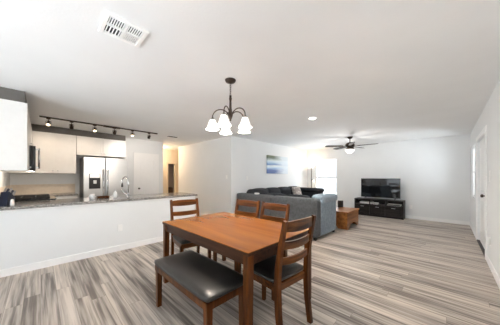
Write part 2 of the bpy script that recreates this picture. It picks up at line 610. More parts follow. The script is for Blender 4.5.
# baseboards
bh = 0.095
struct('baseboard_knee', MB().box(XP, XP + .014, YE - 2.0, 2.46, 0, bh), M['trim'])
struct('baseboard_knee_end', MB().box(XP - .12, XP + .014, 2.46, 2.474, 0, bh), M['trim'])
struct('baseboard_back', MB().box(XL, XR - .014, YB - .014, YB, 0, bh), M['trim'])
struct('baseboard_left', MB().box(XL, XL + .014, YP + .12, YB - .014, 0, bh), M['trim'])
struct('baseboard_partition', MB().box(-7.5, XL + .014, YP - .014, YP, 0, bh), M['trim'])
m = MB()
m.box(XR - .014, XR, YN, DOOR[0] - .085, 0, bh)
m.box(XR - .014, XR, DOOR[1] + .085, YB - .014, 0, bh)
struct('baseboard_right', m, M['trim'])
struct('trim_counter', MB().box(XP, XP + .012, YE, 2.46, 0.845, 0.868), M['trim'])

# outside ground seen only through the glazing
g = MB().box(-14, 12, 8.4, 20, -0.35, -0.2)
g.box(0.9, 12, -12, 8.4, -0.35, -0.2)
g.box(-14, 0.9, -12, -2.9, -0.35, -0.2)
struct('ground', g, M['concrete'])


def window(name, axis, c0, c1, hole, rails=(0.5,), mull=(), label=None):
    b0, b1, zb, zt = hole
    def bx(mb, p0, p1, q0, q1, d0, d1):
        if axis == 'X':
            mb.box(p0, p1, d0, d1, q0, q1)
        else:
            mb.box(d0, d1, p0, p1, q0, q1)
    mid = (c0 + c1) / 2
    f = MB()
    fw = 0.045
    d0, d1 = mid - .03, mid + .03
    bx(f, b0, b1, zb, zb + fw, d0, d1)
    bx(f, b0, b1, zt - fw, zt, d0, d1)
    bx(f, b0, b0 + fw, zb + fw, zt - fw, d0, d1)
    bx(f, b1 - fw, b1, zb + fw, zt - fw, d0, d1)
    for r in rails:
        z = zb + (zt - zb) * r
        bx(f, b0 + fw, b1 - fw, z - .02, z + .02, d0, d1)
    for r in mull:
        p = b0 + (b1 - b0) * r
        bx(f, p - .03, p + .03, zb + fw, zt - fw, d0, d1)
    o = struct(name, f, M['trim'], label, 'window' if label else None)
    p = MB()
    bx(p, b0 + fw, b1 - fw, zb + fw, zt - fw, mid - .003, mid + .003)
    p.build('pane', M['glass'], o)
    return o


window('window_1', 'X', YB, YB + .12, WINB, (0.49,), label='bright sash window on the far wall beside the floor lamp')
window('window_2', 'Y', XR, XR + .12, WINR, (0.5,), label='bright narrow window on the right wall beyond the door')
window('window_3', 'Y', XR, XR + .12, WINS, (0.5,))
window('window_4', 'X', YN - .12, YN, PATIO, (), (0.5,))
# sills
struct('trim_sill', MB().box(WINB[0] - .03, WINB[1] + .03, YB - .04, YB + .03, WINB[2] - .025, WINB[2]), M['trim'])


def panel_face(mb, w_, h_, t_, panels, d=0.006):
    """door leaf in local X (width) Z (height), front at y=0 facing -Y, with recessed panels"""
    mb.box(0, w_, d, t_, 0, h_)
    xs = sorted(set([0, w_] + [p[0] for p in panels] + [p[1] for p in panels]))
    zs = sorted(set([0, h_] + [p[2] for p in panels] + [p[3] for p in panels]))
    for i in range(len(xs) - 1):
        for j in range(len(zs) - 1):
            cx_, cz_ = (xs[i] + xs[i + 1]) / 2, (zs[j] + zs[j + 1]) / 2
            if not any(p[0] < cx_ < p[1] and p[2] < cz_ < p[3] for p in panels):
                mb.box(xs[i], xs[i + 1], 0, d, zs[j], zs[j + 1])
    for p in panels:
        if p[1] - p[0] > .12 and p[3] - p[2] > .12:
            mb.box(p[0] + .035, p[1] - .035, d * .35, d, p[2] + .035, p[3] - .035)


RZ = lambda a: Matrix.Rotation(a, 4, 'Z')


def orient(loc, face):
    """matrix that takes a leaf facing -Y to one facing the given direction"""
    a = {'-Y': 0, '+X': PI / 2, '+Y': PI, '-X': -PI / 2}[face]
    return Matrix.Translation(loc) @ RZ(a)


def leaf(name, w_, h_, t_, panels, loc, face, mat, parent=None, d=0.006):
    mb = MB()
    panel_face(mb, w_, h_, t_, panels, d)
    mb.bm.transform(orient(loc, face))
    return mb.build(name, mat, parent)


# white entry door on the right wall
fr = MB()
cw = 0.085
fr.box(XR - .018, XR, DOOR[0] - cw, DOOR[0], 0, DOOR[3] + cw)
fr.box(XR - .018, XR, DOOR[1], DOOR[1] + cw, 0, DOOR[3] + cw)
fr.box(XR - .018, XR, DOOR[0], DOOR[1], DOOR[3], DOOR[3] + cw)
dr = struct('door_1', fr, M['trim'], 'white panelled door with casing on the right wall', 'door')
W = DOOR[1] - DOOR[0] - .02
leaf('door_leaf', W, DOOR[3] - .02, .045, [(.13, W / 2 - .06, .2, .85), (W / 2 + .06, W - .13, .2, .85), (.13, W / 2 - .06, 1.02, 1.86), (W / 2 + .06, W - .13, 1.02, 1.86)],
     (XR + .03, DOOR[1] - .01, .012), '-X', M['trim'], dr)
hd = MB()
hd.lathe([(.03, 0), (.032, .008), (.014, .014), (.011, .05), (.026, .056), (.028, .075), (.016, .085)], (XR + .03, DOOR[0] + .12, 0.99), axis=(-1, 0, 0))
hd.lathe([(.028, 0), (.028, .012), (.02, .018)], (XR + .03, DOOR[0] + .12, 1.14), axis=(-1, 0, 0))
h_ = hd.build('door_knob', M['bronze'], dr)
h_['label'] = 'dark bronze knob and deadbolt'
t_ = MB().box(XR - .012, XR + .10, DOOR[0], DOOR[1], 0, .012).build('threshold', M['bronze'], dr)

# pantry door on the kitchen back wall
fr = MB()
PD = (2.02, 2.62, 0, 1.97)
fr.box(XK, XK + .018, PD[0] - .07, PD[0], 0, PD[3] + .07)
fr.box(XK, XK + .018, PD[1], PD[1] + .07, 0, PD[3] + .07)
fr.box(XK, XK + .018, PD[0], PD[1], PD[3], PD[3] + .07)
pd = struct('door_2', fr, M['trim'], 'white pantry door to the right of the refrigerator', 'door')
leaf('door_leaf', PD[1] - PD[0], PD[3], .0155, [(.09, .51, .18, .82), (.09, .51, .98, 1.84)], (XK + .016, PD[0], 0), '+X', M['trim'], pd, .013)
MB().lathe([(.026, 0), (.026, .006), (.011, .01), (.010, .035), (.025, .042), (.025, .06), (.012, .068)], (XK + .013, PD[0] + .07, .95), axis=(1, 0, 0)).build('door_knob', M['bronze'], pd)


# wall plates
def plate(name, label, loc, face, switch, h_=.115, w_=.072, mat=None):
    o = thing(name, label, 'outlet' if not switch else 'switch', loc)
    def add(nm, mb, mt):
        mb.bm.transform(RZ({'-Y': 0, '+X': PI / 2, '+Y': PI, '-X': -PI / 2}[face]))
        return mb.build(nm, mt, o)
    add('cover_plate', MB().box(-w_ / 2, w_ / 2, -.006, 0, -h_ / 2, h_ / 2, .002), M['white'])
    if switch:
        add('rocker', MB().box(-.016, .016, -.011, -.006, -.03, .03, .002), M['white'])
    else:
        for s_ in (-1, 1):
            add('socket', MB().box(-.015, .015, -.008, -.006, s_ * .025 - .013, s_ * .025 + .013), M['trim'])
    return o


plate('outlet', 'white outlet on the half wall below the kitchen counter', (XP, .975, .40), '+X', False)
plate('outlet', 'small white outlet on the far wall right of the television stand', (-.81, YB, .36), '-Y', False)
o = plate('outlet', 'white outlet low on the right wall near the camera', (XR, 4.50, .38), '-X', False)
MB().box(-.05, -.008, -.03, .03, -.05, .05, .008).build('plugged_adapter', M['white'], o)
plate('light_switch', 'tall light switch plate on the right wall beside the door', (XR, 4.56, 1.31), '-X', True, .17, .11)
plate('light_switch', 'white light switch near the corner of the partition wall', (-4.56, YP, 1.30), '-Y', True)
plate('light_switch', 'white light switch on the sofa wall left of the painting', (XL, 4.36, 1.27), '+X', True)

# ---------------------------------------------------------------- kitchen
CT = 0.91
def knob_at(parent, loc, axis):
    MB().lathe([(.006, 0), (.006, .012), (.013, .018), (.014, .024), (.006, .03)], loc, 12, axis=axis).build('knob', M['steel'], parent)


def shaker(w_, h_):
    return [(.055, w_ - .055, .055, h_ - .055)]


def wall_cabinet(label, x0, x1, y0, y1, z0, z1, face, n, group, loc=None):
    """cabinet with n doors; front face is the +X or +Y side"""
    o = thing('wall_cabinet', label, 'cabinet', ((x0 + x1) / 2, (y0 + y1) / 2, z0), 0, group)
    ox, oy = (x0 + x1) / 2, (y0 + y1) / 2
    t = .02
    if face == '+X':
        MB().box(x0 - ox, x1 - t - ox, y0 - oy, y1 - oy, 0, z1 - z0, .002).build('carcass', M['cab'], o)
        wd = (y1 - y0) / n
        for i in range(n):
            w_ = wd - .004
            d = leaf('door', w_, z1 - z0 - .006, t, shaker(w_, z1 - z0 - .006), (x1 - ox, y0 - oy + i * wd + .002, .003), '+X', M['cab'], o)
            kx = y0 - oy + i * wd + (.04 if i % 2 else wd - .04)
            knob_at(d, (x1 - ox, kx, .06), (1, 0, 0))
    else:
        MB().box(x0 - ox, x1 - ox, y0 - oy, y1 - t - oy, 0, z1 - z0, .002).build('carcass', M['cab'], o)
        wd = (x1 - x0) / n
        for i in range(n):
            w_ = wd - .004
            d = leaf('door', w_, z1 - z0 - .006, t, shaker(w_, z1 - z0 - .006), (x0 - ox + (i + 1) * wd - .002, y1 - oy, .003), '+Y', M['cab'], o)
            kx = x0 - ox + i * wd + (.04 if i % 2 else wd - .04)
            knob_at(d, (kx, y1 - oy, .06), (0, 1, 0))
    return o


G = 'kitchen wall cabinets'
wall_cabinet('nearest white wall cabinet showing its broad end panel at left edge', -4.88, -4.10, YE, -.13, 1.385, 2.305, '+Y', 2, G)
wall_cabinet('short white wall cabinet directly above the microwave', -5.66, -4.885, YE, -.13, 1.83, 2.305, '+Y', 2, G)
wall_cabinet('white corner wall cabinet beyond the microwave', -6.44, -5.665, YE, -.13, 1.385, 2.305, '+Y', 1, G)
wall_cabinet('white two door wall cabinet between microwave and refrigerator', XK, -6.44, -.128, .60, 1.385, 2.305, '+X', 2, G)
wall_cabinet('white two door wall cabinet directly above the refrigerator', XK, -6.44, .605, 1.66, 1.84, 2.305, '+X', 2, G)


def base_cabinet(label, x0, x1, y0, y1, face, n, group='kitchen base cabinets'):
    ox, oy = (x0 + x1) / 2, (y0 + y1) / 2
    o = thing('base_cabinet', label, 'cabinet', (ox, oy, 0), 0, group)
    t = .02
    z1 = .869
    k = MB()
    L_ = (y1 - y0) if 'X' in face else (x1 - x0)
    D_ = (x1 - x0) if 'X' in face else (y1 - y0)
    k.box(-L_ / 2, L_ / 2, -D_ / 2 + t, D_ / 2, .1, z1)
    k.box(-L_ / 2, L_ / 2, -D_ / 2 + .07, D_ / 2, 0, .1)
    a = RZ({'-Y': 0, '+X': PI / 2, '+Y': PI, '-X': -PI / 2}[face])
    k.bm.transform(a)
    k.build('carcass', M['cab'], o)
    wd = L_ / n
    for i in range(n):
        w_ = wd - .004
        d = MB(); panel_face(d, w_, .555, t, shaker(w_, .555))
        d.bm.transform(a @ Matrix.Translation((-L_ / 2 + i * wd + .002, -D_ / 2, .11)))
        d = d.build('door', M['cab'], o)
        q = a @ Vector((-L_ / 2 + i * wd + wd - .05, -D_ / 2, .60))
        knob_at(d, q, a @ Vector((0, -1, 0)))
        d = MB(); panel_face(d, w_, .175, t, [(.04, w_ - .04, .04, .135)])
        d.bm.transform(a @ Matrix.Translation((-L_ / 2 + i * wd + .002, -D_ / 2, .685)))
        d = d.build('drawer', M['cab'], o)
        q = a @ Vector((-L_ / 2 + i * wd + wd / 2, -D_ / 2, .77))
        knob_at(d, q, a @ Vector((0, -1, 0)))
    return o


base_cabinet('white base cabinet under the counter left of the refrigerator', XK + .005, -6.17, .175, .60, '+X', 1)
base_cabinet('white base cabinet in the corner beyond the range', -6.165, -5.69, YE + .002, .165, '+Y', 1)
base_cabinet('white base cabinets behind the half wall under the sink', -4.88, XP - .125, .235, 2.455, '-X', 4)
base_cabinet('white base cabinet between the range and the half wall', -4.88, XP - .125, YE + .002, .19, '+Y', 1)

m = MB().box(-4.90, XP + .05, YE, 2.50, .87, CT, .006)
tag(m.build('countertop', M['granite']), 'long speckled granite bar counter on the white half wall', 'countertop')
m = MB().box(XK, -5.675, YE, .18, .87, CT, .004)
m.box(XK, -6.15, .18, .605, .87, CT, .004)
tag(m.build('countertop', M['granite']), 'granite counter against the kitchen back wall by the range', 'countertop')
m = MB().box(XK, XK + .012, YE + .002, .605, CT, 1.13)
tag(m.build('backsplash', M['splash']), 'low beige backsplash along the kitchen back wall', 'backsplash')
m = MB().box(XK + .013, XP, YE + .001, YE + .008, CT, 1.13)
tag(m.build('backsplash', M['splash']), 'low beige backsplash behind the range and knife block', 'backsplash')

# range
rx0, rx1 = -5.665, -4.905
o = thing('range', 'black topped kitchen range under the microwave', 'stove', ((rx0 + rx1) / 2, -.14, 0))
hw = (rx1 - rx0) / 2
MB().box(-hw, hw, -.30, .30, .0, .90, .004).build('body', M['steel'], o)
MB().box(-hw, hw, -.30, .33, .90, .925, .004).build('cooktop', M['blackglass'], o)
for s_ in (-1, 1):
    g = MB()
    cx_ = s_ * hw * .5
    for k in range(4):
        g.box(cx_ - .16, cx_ + .16, -.25 + k * .165 - .007, -.25 + k * .165 + .007, .945, .965, .002)
    for k in range(3):
        g.box(cx_ - .16 + k * .16 - .007, cx_ - .16 + k * .16 + .007, -.257, .252, .935, .962, .002)
    for a in (-.15, .15):
        for b in (-.24, .24):
            g.box(cx_ + a - .008, cx_ + a + .008, b - .008, b + .008, .925, .95)
    g.build('grate', M['iron'], o)
    for yy in (-.13, .15):
        MB().lathe([(.045, 0), (.045, .008), (.028, .01), (.028, .018)], (cx_, yy, .925), 16).build('burner', M['black'], o)
d = leaf('oven_door', 2 * hw - .01, .55, .03, [(.1, 2 * hw - .11, .15, .42)], (hw - .005, .333, .2), '+Y', M['steel'], o)
MB().tube([(-.3, .385, .70), (.3, .385, .70)], .012).box(-.31, -.29, .33, .385, .692, .708).box(.29, .31, .33, .385, .692, .708).build('handle', M['steel'], d)
for k in range(5):
    MB().lathe([(.022, 0), (.02, .025), (.012, .03)], (-.28 + k * .14, .30, .84), 14, axis=(0, 1, 0)).build('knob', M['black'], o)
MB().box(-hw, hw, -.31, -.27, .925, 1.0, .004).build('back_panel', M['steel'], o)

# microwave
o = thing('microwave', 'black over range microwave with upright steel handle', 'microwave', ((rx0 + rx1) / 2, YE, 1.40))
MB().box(-hw, hw, 0, .37, 0, .42, .004).build('body', M['black'], o)
d = MB().box(-hw + .17, hw, .37, .40, .01, .415, .004).build('door', M['blackglass'], o)
MB().box(-hw, hw, .37, .399, .0, .008).build('vent_grille', M['black'], o)
MB().box(-hw, -hw + .165, .37, .40, .01, .415, .003).build('control_panel', M['blackglass'], o)
hx = hw - .04
MB().tube([(hx, .44, .04), (hx, .44, .38)], .013).box(hx - .01, hx + .01, .40, .44, .05, .07).box(hx - .01, hx + .01, .40, .44, .35, .37).build('handle', M['chrome'], d)['label'] = 'polished steel handle'

point('cooktop_fill', (-5.28, -.12, 1.37), 2.2, (1, .86, .70), .04)  # unseen lamp added to brighten the backsplash below the microwave

# refrigerator
fy0, fy1, fx = .69, 1.60, -6.05
o = thing('refrigerator', 'stainless steel side by side refrigerator with ice dispenser', 'refrigerator', ((XK + fx) / 2, (fy0 + fy1) / 2, 0))
ox, oy = (XK + fx) / 2, (fy0 + fy1) / 2
MB().box(XK + .03 - ox, fx - .07 - ox, fy0 - oy, fy1 - oy, .03, 1.78, .006).build('cabinet_body', M['black'], o)
MB().box(XK + .1 - ox, fx - .12 - ox, fy0 + .02 - oy, fy1 - .02 - oy, 0, .03).build('base_grille', M['black'], o)
sp = fy0 + .42
fd = []
for (a, b) in ((fy0, sp - .004), (sp + .004, fy1)):
    d = MB().box(fx - .07 - ox, fx - ox, a - oy, b - oy, .08, 1.775, .012, 3).build('door', M['steel'], o)
    fd.append(d)
for i, yy in enumerate((sp - .045, sp + .045)):
    X_ = fx - ox
    h2 = MB().tube([(X_ + .004, yy - oy, .72), (X_ + .045, yy - oy, .76), (X_ + .052, yy - oy, 1.1), (X_ + .045, yy - oy, 1.46), (X_ + .004, yy - oy, 1.50)], .013)
    h2.build('handle', M['chrome'], fd[i])
dm = MB().box(fx - ox, fx - ox + .006, fy0 + .10 - oy, fy0 + .32 - oy, 1.02, 1.38, .003).build('ice_dispenser', M['black'], fd[0])
MB().box(fx - ox + .006, fx - ox + .010, fy0 + .115 - oy, fy0 + .305 - oy, 1.28, 1.37, .001).build('dispenser_panel', M['steel'], o)
MB().box(fx - ox + .006, fx - ox + .03, fy0 + .18 - oy, fy0 + .24 - oy, 1.14, 1.22, .004).build('dispenser_paddle', M['steel'], o)

# sink faucet on the bar counter
o = thing('faucet', 'tall arched chrome kitchen faucet on the bar counter', 'faucet', (-4.47, 1.19, CT))
MB().lathe([(.03, 0), (.03, .01), (.022, .016), (.018, .06)], (0, 0, 0), 18).build('base', M['chrome'], o)
pts = [(0, 0, .05), (0, 0, .28)] + [(-.09 + .09 * math.cos(a), -.03 + .03 * math.cos(a), .28 + .115 * math.sin(a)) for a in [PI * k / 10 for k in range(1, 11)]] + [(-.18, -.06, .25)]
MB().tube(pts, .012, 12).build('spout', M['chrome'], o)
MB().tube([(-.18, -.06, .26), (-.18, -.06, .19)], [.014, .02], 12).build('spray_head', M['black'], o)['label'] = 'dark spray head'
MB().tube([(0, .0, .06), (-.02, -.05, .07), (-.05, -.11, .15)], [.01, .009, .012], 10).build('lever', M['chrome'], o)


def lathe_thing(name, label, cat, prof, loc, mat, group=None):
    return tag(MB().lathe(prof, loc, 20).build(name, mat), label, cat, group)


o = thing('mug', 'white ceramic mug on the bar counter before the refrigerator', 'mug', (-4.42, .62, CT))
MB().lathe([(.03, 0), (.038, .01), (.04, .085), (.036, .085), (.034, .02)], (0, 0, 0), 20).build('cup_body', M['whitecer'], o)
MB().tube([(.038, .0, .07), (.062, .0, .065), (.066, .0, .04), (.055, .0, .022), (.038, 0, .02)], .006, 8).build('handle', M['whitecer'], o)
o = thing('soap_bottle', 'clear pale soap bottle beside the kitchen faucet', 'bottle', (-4.50, .98, CT))
MB().lathe([(.028, 0), (.03, .01), (.03, .09), (.012, .115), (.011, .13)], (0, 0, 0), 18).build('bottle_body', M['white'], o)
MB().tube([(0, 0, .13), (0, 0, .16), (-.035, 0, .158)], .006, 8).build('pump', M['steel'], o)
o = thing('dish_tray', 'low brown wooden tray on the bar counter near the sink', 'tray', (-4.56, .80, CT))
MB().box(-.05, .05, -.09, .09, 0, .014, .004).box(-.05, -.042, -.09, .09, .014, .04).box(.042, .05, -.09, .09, .014, .04).box(-.042, .042, -.09, -.082, .014, .04).box(-.042, .042, .082, .09, .014, .04).build('tray_body', M['frame'], o)

# knife block at the end of the counter
o = thing('knife_block', 'dark navy knife block full of knives at the counter end', 'knife block', (-4.36, -.33, CT), PI * .35)
o.scale = (.82, .82, .86)
tilt = Matrix.Rotation(.38, 4, 'X')
mb = MB().prism([(-.10, 0), (.07, 0), (.10, .12), (-.02, .215)], -.055, .055)
mb.bm.transform(Matrix(((0, 0, 1, 0), (1, 0, 0, 0), (0, 1, 0, 0), (0, 0, 0, 1))))
mb.build('block', M['navyblock'], o)
nrm = Vector((0, .095, .12)).normalized()
for i in range(3):
    for j in range(3):
        base = Vector((-.035 + .035 * i, .075 - .036 * j, .145 + .028 * j))
        mb = MB().tube([base, base + nrm * .075 + nrm * .01 * ((i + j) % 3)], (.008, .011), square=True)
        mb.build('knife', M['steel'] if (i + j) % 2 == 0 else M['navyblock'], o)
lathe_thing('salt_shaker', 'small white shaker standing in front of the knife block', 'shaker', [(.02, 0), (.022, .01), (.018, .07), (.014, .085), (.004, .09)], (-4.24, -.27, CT), M['whitecer'])

# track light
def track_head(label, y, lit, parent):
    pass


TX = -5.53
o = thing('track_rail', 'long black ceiling track rail carrying the kitchen spotlights', 'track light', (TX, 0, H))
MB().box(-.018, .018, -.02, 2.16, -.024, 0, .003).build('track', M['bronze'], o)
MB().box(-.035, .035, .98, 1.30, -.034, -.0, .004).build('power_feed', M['bronze'], o)
heads = [(.103, 1), (.439, 0), (.823, 1), (1.19, 0), (1.564, 1), (1.95, 0)]
hl = ['lit track spotlight nearest the left end of the rail', 'dark track spotlight, second from left on the rail', 'lit track spotlight, third from left on the rail',
      'dark track spotlight, fourth from left on the rail', 'lit track spotlight, fifth from left on the rail', 'dark track spotlight at the right end of the rail']
for (yy, lit), lb in zip(heads, hl):
    t = thing('track_spotlight', lb, 'spotlight', (TX, yy, H - .024), 0, 'spotlights on the kitchen track')
    MB().box(-.014, .014, -.03, .03, -.02, 0, .003).build('mount', M['bronze'], t)
    MB().tube([(0, 0, -.02), (0, 0, -.05)], .006, 8).tube([(0, -.035, -.10), (0, -.035, -.06), (0, 0, -.05), (0, .035, -.06), (0, .035, -.10)], .005, 8).build('yoke', M['bronze'], t)
    ax = Vector((.55, -.1, -.83)) if lit else Vector((-.75, .1, -.55))
    ax.normalize()
    c = Vector((0, 0, -.10))
    MB().lathe([(.014, -.05), (.022, -.045), (.024, -.02), (.034, .025), (.036, .04), (.031, .04), (.028, .02)], c, 18, axis=ax).build('lamp_housing', M['bronze'], t)
    if lit:
        MB().lathe([(.001, .05), (.018, .047), (.027, .036), (.027, .022)], c, 18, axis=ax).build('bulb', M['bulb'], t)
    tgt = (-6.6, yy, 0.95) if yy < 1.2 else (-6.7, 2.15, 1.2)
    if lit:
        spot('spot_light', (TX - .05, yy, H - .21), tgt, 4.5 if yy < 1.2 else 10, (1, .82, .64) if yy < 1.2 else (1, .90, .80), 2.4)

# ---------------------------------------------------------------- dining set
TX0, TX1, TY0, TY1, TZ = -2.525, -1.03, 1.045, 2.02, 0.75
cxT, cyT = (TX0 + TX1) / 2, (TY0 + TY1) / 2
o = thing('dining_table', 'rectangular orange brown wooden dining table with dark edge', 'table', (cxT, cyT, 0))
hx, hy = (TX1 - TX0) / 2, (TY1 - TY0) / 2
tp = MB().box(-hx, hx, -hy, hy, TZ - .006, TZ, .002).build('tabletop', M['tabletop'], o)
MB().box(-hx, hx, -hy, hy, TZ - .03, TZ - .006, .003).build('edge_band', M['edge'], o)
a = .022
mb = MB()
mb.box(-hx + .064, hx - .064, -hy + .025, -hy + .045, TZ - .115, TZ - .03)
mb.box(-hx + .064, hx - .064, hy - .045, hy - .025, TZ - .115, TZ - .03)
mb.box(-hx + .025, -hx + .045, -hy + .064, hy - .064, TZ - .115, TZ - .03)
mb.box(hx - .045, hx - .025, -hy + .064, hy - .064, TZ - .115, TZ - .03)
mb.build('apron', M['edge'], o)
for sx in (-1, 1):
    for sy in (-1, 1):
        x, y = sx * (hx - .036), sy * (hy - .036)
        mb = MB().tube([(x, y, TZ - .03), (x, y, TZ - .12), (x + sx * .004, y + sy * .004, 0)], [(.028, .028), (.028, .028), (.023, .023)], square=True, up=(0, 1, 0))
        mb.build('leg', M['frame'], o)


def curved_slat(mb, w_, z, hgt, y, th, bow, dip, top_arch=0.0, n=12):
    """back slat bowed backwards, with a dipping lower and upper edge"""
    t = bmesh.new()
    rings = []
    for i in range(n + 1):
        u = -1 + 2 * i / n
        x = u * w_ / 2
        yy = y - bow * (1 - u * u)
        zt = z + hgt / 2 + top_arch * (1 - u * u)
        zb = z - hgt / 2 - dip * (1 - u * u)
        rings.append([t.verts.new((x, yy - th / 2, zb)), t.verts.new((x, yy + th / 2, zb)), t.verts.new((x, yy + th / 2 , zt)), t.verts.new((x, yy - th / 2, zt))])
    for i in range(n):
        for k in range(4):
            t.faces.new((rings[i][k], rings[i][(k + 1) % 4], rings[i + 1][(k + 1) % 4], rings[i + 1][k]))
    t.faces.new(rings[0][::-1]); t.faces.new(rings[-1])
    mb._add(t, None)
    return mb


def make_chair(label):
    """faces +Y; origin on floor under the seat centre"""
    o = thing('dining_chair', label, 'chair', (0, 0, 0), 0, 'dining chairs around the table')
    hw_ = .198
    mb = MB()
    mb.box(-hw_ + .0, hw_, -.20, -.18, .385, .44)
    mb.box(-hw_, hw_, .185, .205, .385, .44)
    mb.box(-hw_, -hw_ + .02, -.18, .185, .385, .44)
    mb.box(hw_ - .02, hw_, -.18, .185, .385, .44)
    mb.box(-hw_, hw_, -.195, .205, .434, .444)
    mb.build('seat_frame', M['rail'], o)
    MB().cushion(-hw_ - .005, hw_ + .005, -.185, .222, .444, .49, .014, .028, n=10).build('seat_cushion', M['leather'], o)
    for s_ in (-1, 1):
        x = s_ * (hw_ - .004)
        pts = [(x, -.245, 0), (x, -.215, .22), (x, -.205, .44), (x, -.215, .60), (x, -.245, .78), (x, -.285, .965)]
        MB().tube(pts, [(.017, .02), (.018, .022), (.019, .024), (.018, .021), (.017, .018), (.015, .014)], square=True, up=(0, 1, 0)).build('rear_leg', M['frame'], o)
        x = s_ * (hw_ - .008)
        MB().tube([(x, .195, .43), (x, .195, .0)], [(.021, .021), (.016, .016)], square=True, up=(0, 1, 0)).build('leg', M['frame'], o)
    iw = 2 * (hw_ - .02)
    curved_slat(MB(), iw, .915, .075, -.270, .018, .018, .012, .004).build('top_rail', M['rail'], o)
    curved_slat(MB(), iw, .765, .060, -.241, .016, .02, .012, -.008).build('slat', M['rail'], o)
    curved_slat(MB(), iw, .634, .056, -.220, .016, .02, .010, -.008).build('slat', M['rail'], o)
    mb = MB().box(-hw_ + .01, -hw_ + .028, -.20, .19, .17, .20).box(hw_ - .028, hw_ - .01, -.20, .19, .17, .20)
    return o


ch = make_chair('nearest wooden dining chair at the right end of the table')
ch.location = (-1.142, 1.509, 0)
ch.rotation_euler = (0, 0, PI / 2 - math.radians(5.5))


def chair_at(x, y, rz, label):
    c = copy_tree(ch)
    c.location = (x, y, 0)
    c.rotation_euler = (0, 0, rz)
    c['label'] = label
    return c


chair_at(-2.576, 1.465, -PI / 2 - math.radians(10), 'wooden dining chair at the kitchen end of the table')
chair_at(-2.075, 1.85, PI + .12, 'left one of two dining chairs in front of the grey sofa')
chair_at(-1.59, 1.84, PI + .03, 'right one of two dining chairs in front of the grey sofa')

# bench
o = thing('dining_bench', 'wooden bench with black padded leather seat along the table', 'bench', (-1.655, 1.0, 0))
bx_, by_ = .46, .198
mb = MB()
mb.box(-bx_, bx_, -by_, -by_ + .02, .36, .415).box(-bx_, bx_, by_ - .02, by_, .36, .415)
mb.box(-bx_, -bx_ + .02, -by_ + .02, by_ - .02, .36, .415).box(bx_ - .02, bx_, -by_ + .02, by_ - .02, .36, .415)
mb.box(-bx_, bx_, -by_, by_, .408, .416)
mb.build('seat_frame', M['frame'], o)
MB().cushion(-bx_ - .012, bx_ + .012, -by_ - .012, by_ + .012, .416, .472, .012, .032, n=12).build('seat_cushion', M['leather'], o)
for sx in (-1, 1):
    for sy in (-1, 1):
        x, y = sx * (bx_ - .028), sy * (by_ - .028)
        MB().tube([(x, y, .41), (x, y, 0)], [(.025, .025), (.020, .020)], square=True, up=(0, 1, 0)).build('leg', M['frame'], o)

# chandelier
chx, chy = -1.86, 1.58
F = Vector((-math.sin(YAW), math.cos(YAW), 0))
R = Vector((math.cos(YAW), math.sin(YAW), 0))
o = thing('chandelier', 'bronze chandelier with five frosted glass bell shades over the table', 'chandelier', (chx, chy, H))
MB().lathe([(.065, 0), (.065, -.008), (.055, -.025), (.02, -.035), (.008, -.042)], (0, 0, 0), 24).build('canopy', M['bronze'], o)
mb = MB()
for k in range(6):
    z = -.055 - k * .024
    ring = []
    for i in range(13):
        a = 2 * PI * i / 12
        p = Vector((math.cos(a) * .009, 0, math.sin(a) * .016))
        if k % 2:
            p = Vector((0, p.x, p.z))
        ring.append(p + Vector((0, 0, z)))
    mb.tube(ring, .0028, 6)
mb.build('chain', M['bronze'], o)
MB().lathe([(.006, -.18), (.016, -.19), (.012, -.205), (.018, -.22), (.013, -.25), (.015, -.34), (.024, -.39), (.03, -.42), (.022, -.45), (.010, -.47), (.013, -.48), (.003, -.495)], (0, 0, 0), 18).build('stem', M['bronze'], o)
for k in range(5):
    ang = PI + math.radians(4) + k * 2 * PI / 5
    d = R * math.cos(ang) + F * math.sin(ang)
    pts = []
    for i in range(15):
        u = i / 14
        rr = .112 - .10 * math.cos(u * PI)
        zz = -.462 + .10 * math.sin(u * PI) + .012 * u
        pts.append(d * rr + Vector((0, 0, zz)))
    end = pts[-1]
    pts.append(end + Vector((0, 0, -.022)))
    arm = MB().tube(pts, .0065, 8).build('arm', M['bronze'], o)
    top = end + Vector((0, 0, -.022))
    MB().lathe([(.010, .015), (.026, .0), (.028, -.012), (.02, -.018)], top, 16).build('socket', M['bronze'], arm)
    sh = MB().lathe([(.024, -.004), (.036, -.016), (.046, -.045), (.056, -.08), (.070, -.112), (.080, -.124), (.076, -.123), (.066, -.109), (.051, -.078), (.041, -.045), (.030, -.018), (.02, -.012)], top, 24, cap=False)
    sh.build('lamp_shade', M['shade'], arm)
    point('bulb_light', top + Vector((0, 0, -.15)), 3.5, (1, .90, .78), .03, o)

# ---------------------------------------------------------------- ceiling fixtures
vx0, vx1, vy0, vy1 = -1.965, -1.70, .315, .600
o = thing('ceiling_vent', 'white square air register in the ceiling with dark slots', 'vent', ((vx0 + vx1) / 2, (vy0 + vy1) / 2, H))
hx, hy = (vx1 - vx0) / 2, (vy1 - vy0) / 2
mb = MB()
fwv = .028
mb.box(-hx, hx, -hy, -hy + fwv, -.016, 0, .003).box(-hx, hx, hy - fwv, hy, -.016, 0, .003)
mb.box(-hx, -hx + fwv, -hy + fwv, hy - fwv, -.016, 0, .003).box(hx - fwv, hx, -hy + fwv, hy - fwv, -.016, 0, .003)
mb.box(-.006, .012, -hy + fwv, hy - fwv, -.015, 0).box(-hx + fwv, -.006, -.009, .009, -.015, 0).box(.012, hx - fwv, -.009, .009, -.015, 0)
mb.build('frame', M['white'], o)
MB().box(-hx + fwv, hx - fwv, -hy + fwv, hy - fwv, -.003, 0).build('duct_shade_plate', M['slot_tone'], o)  # dark plate; its colour stands in for shade behind the louvers


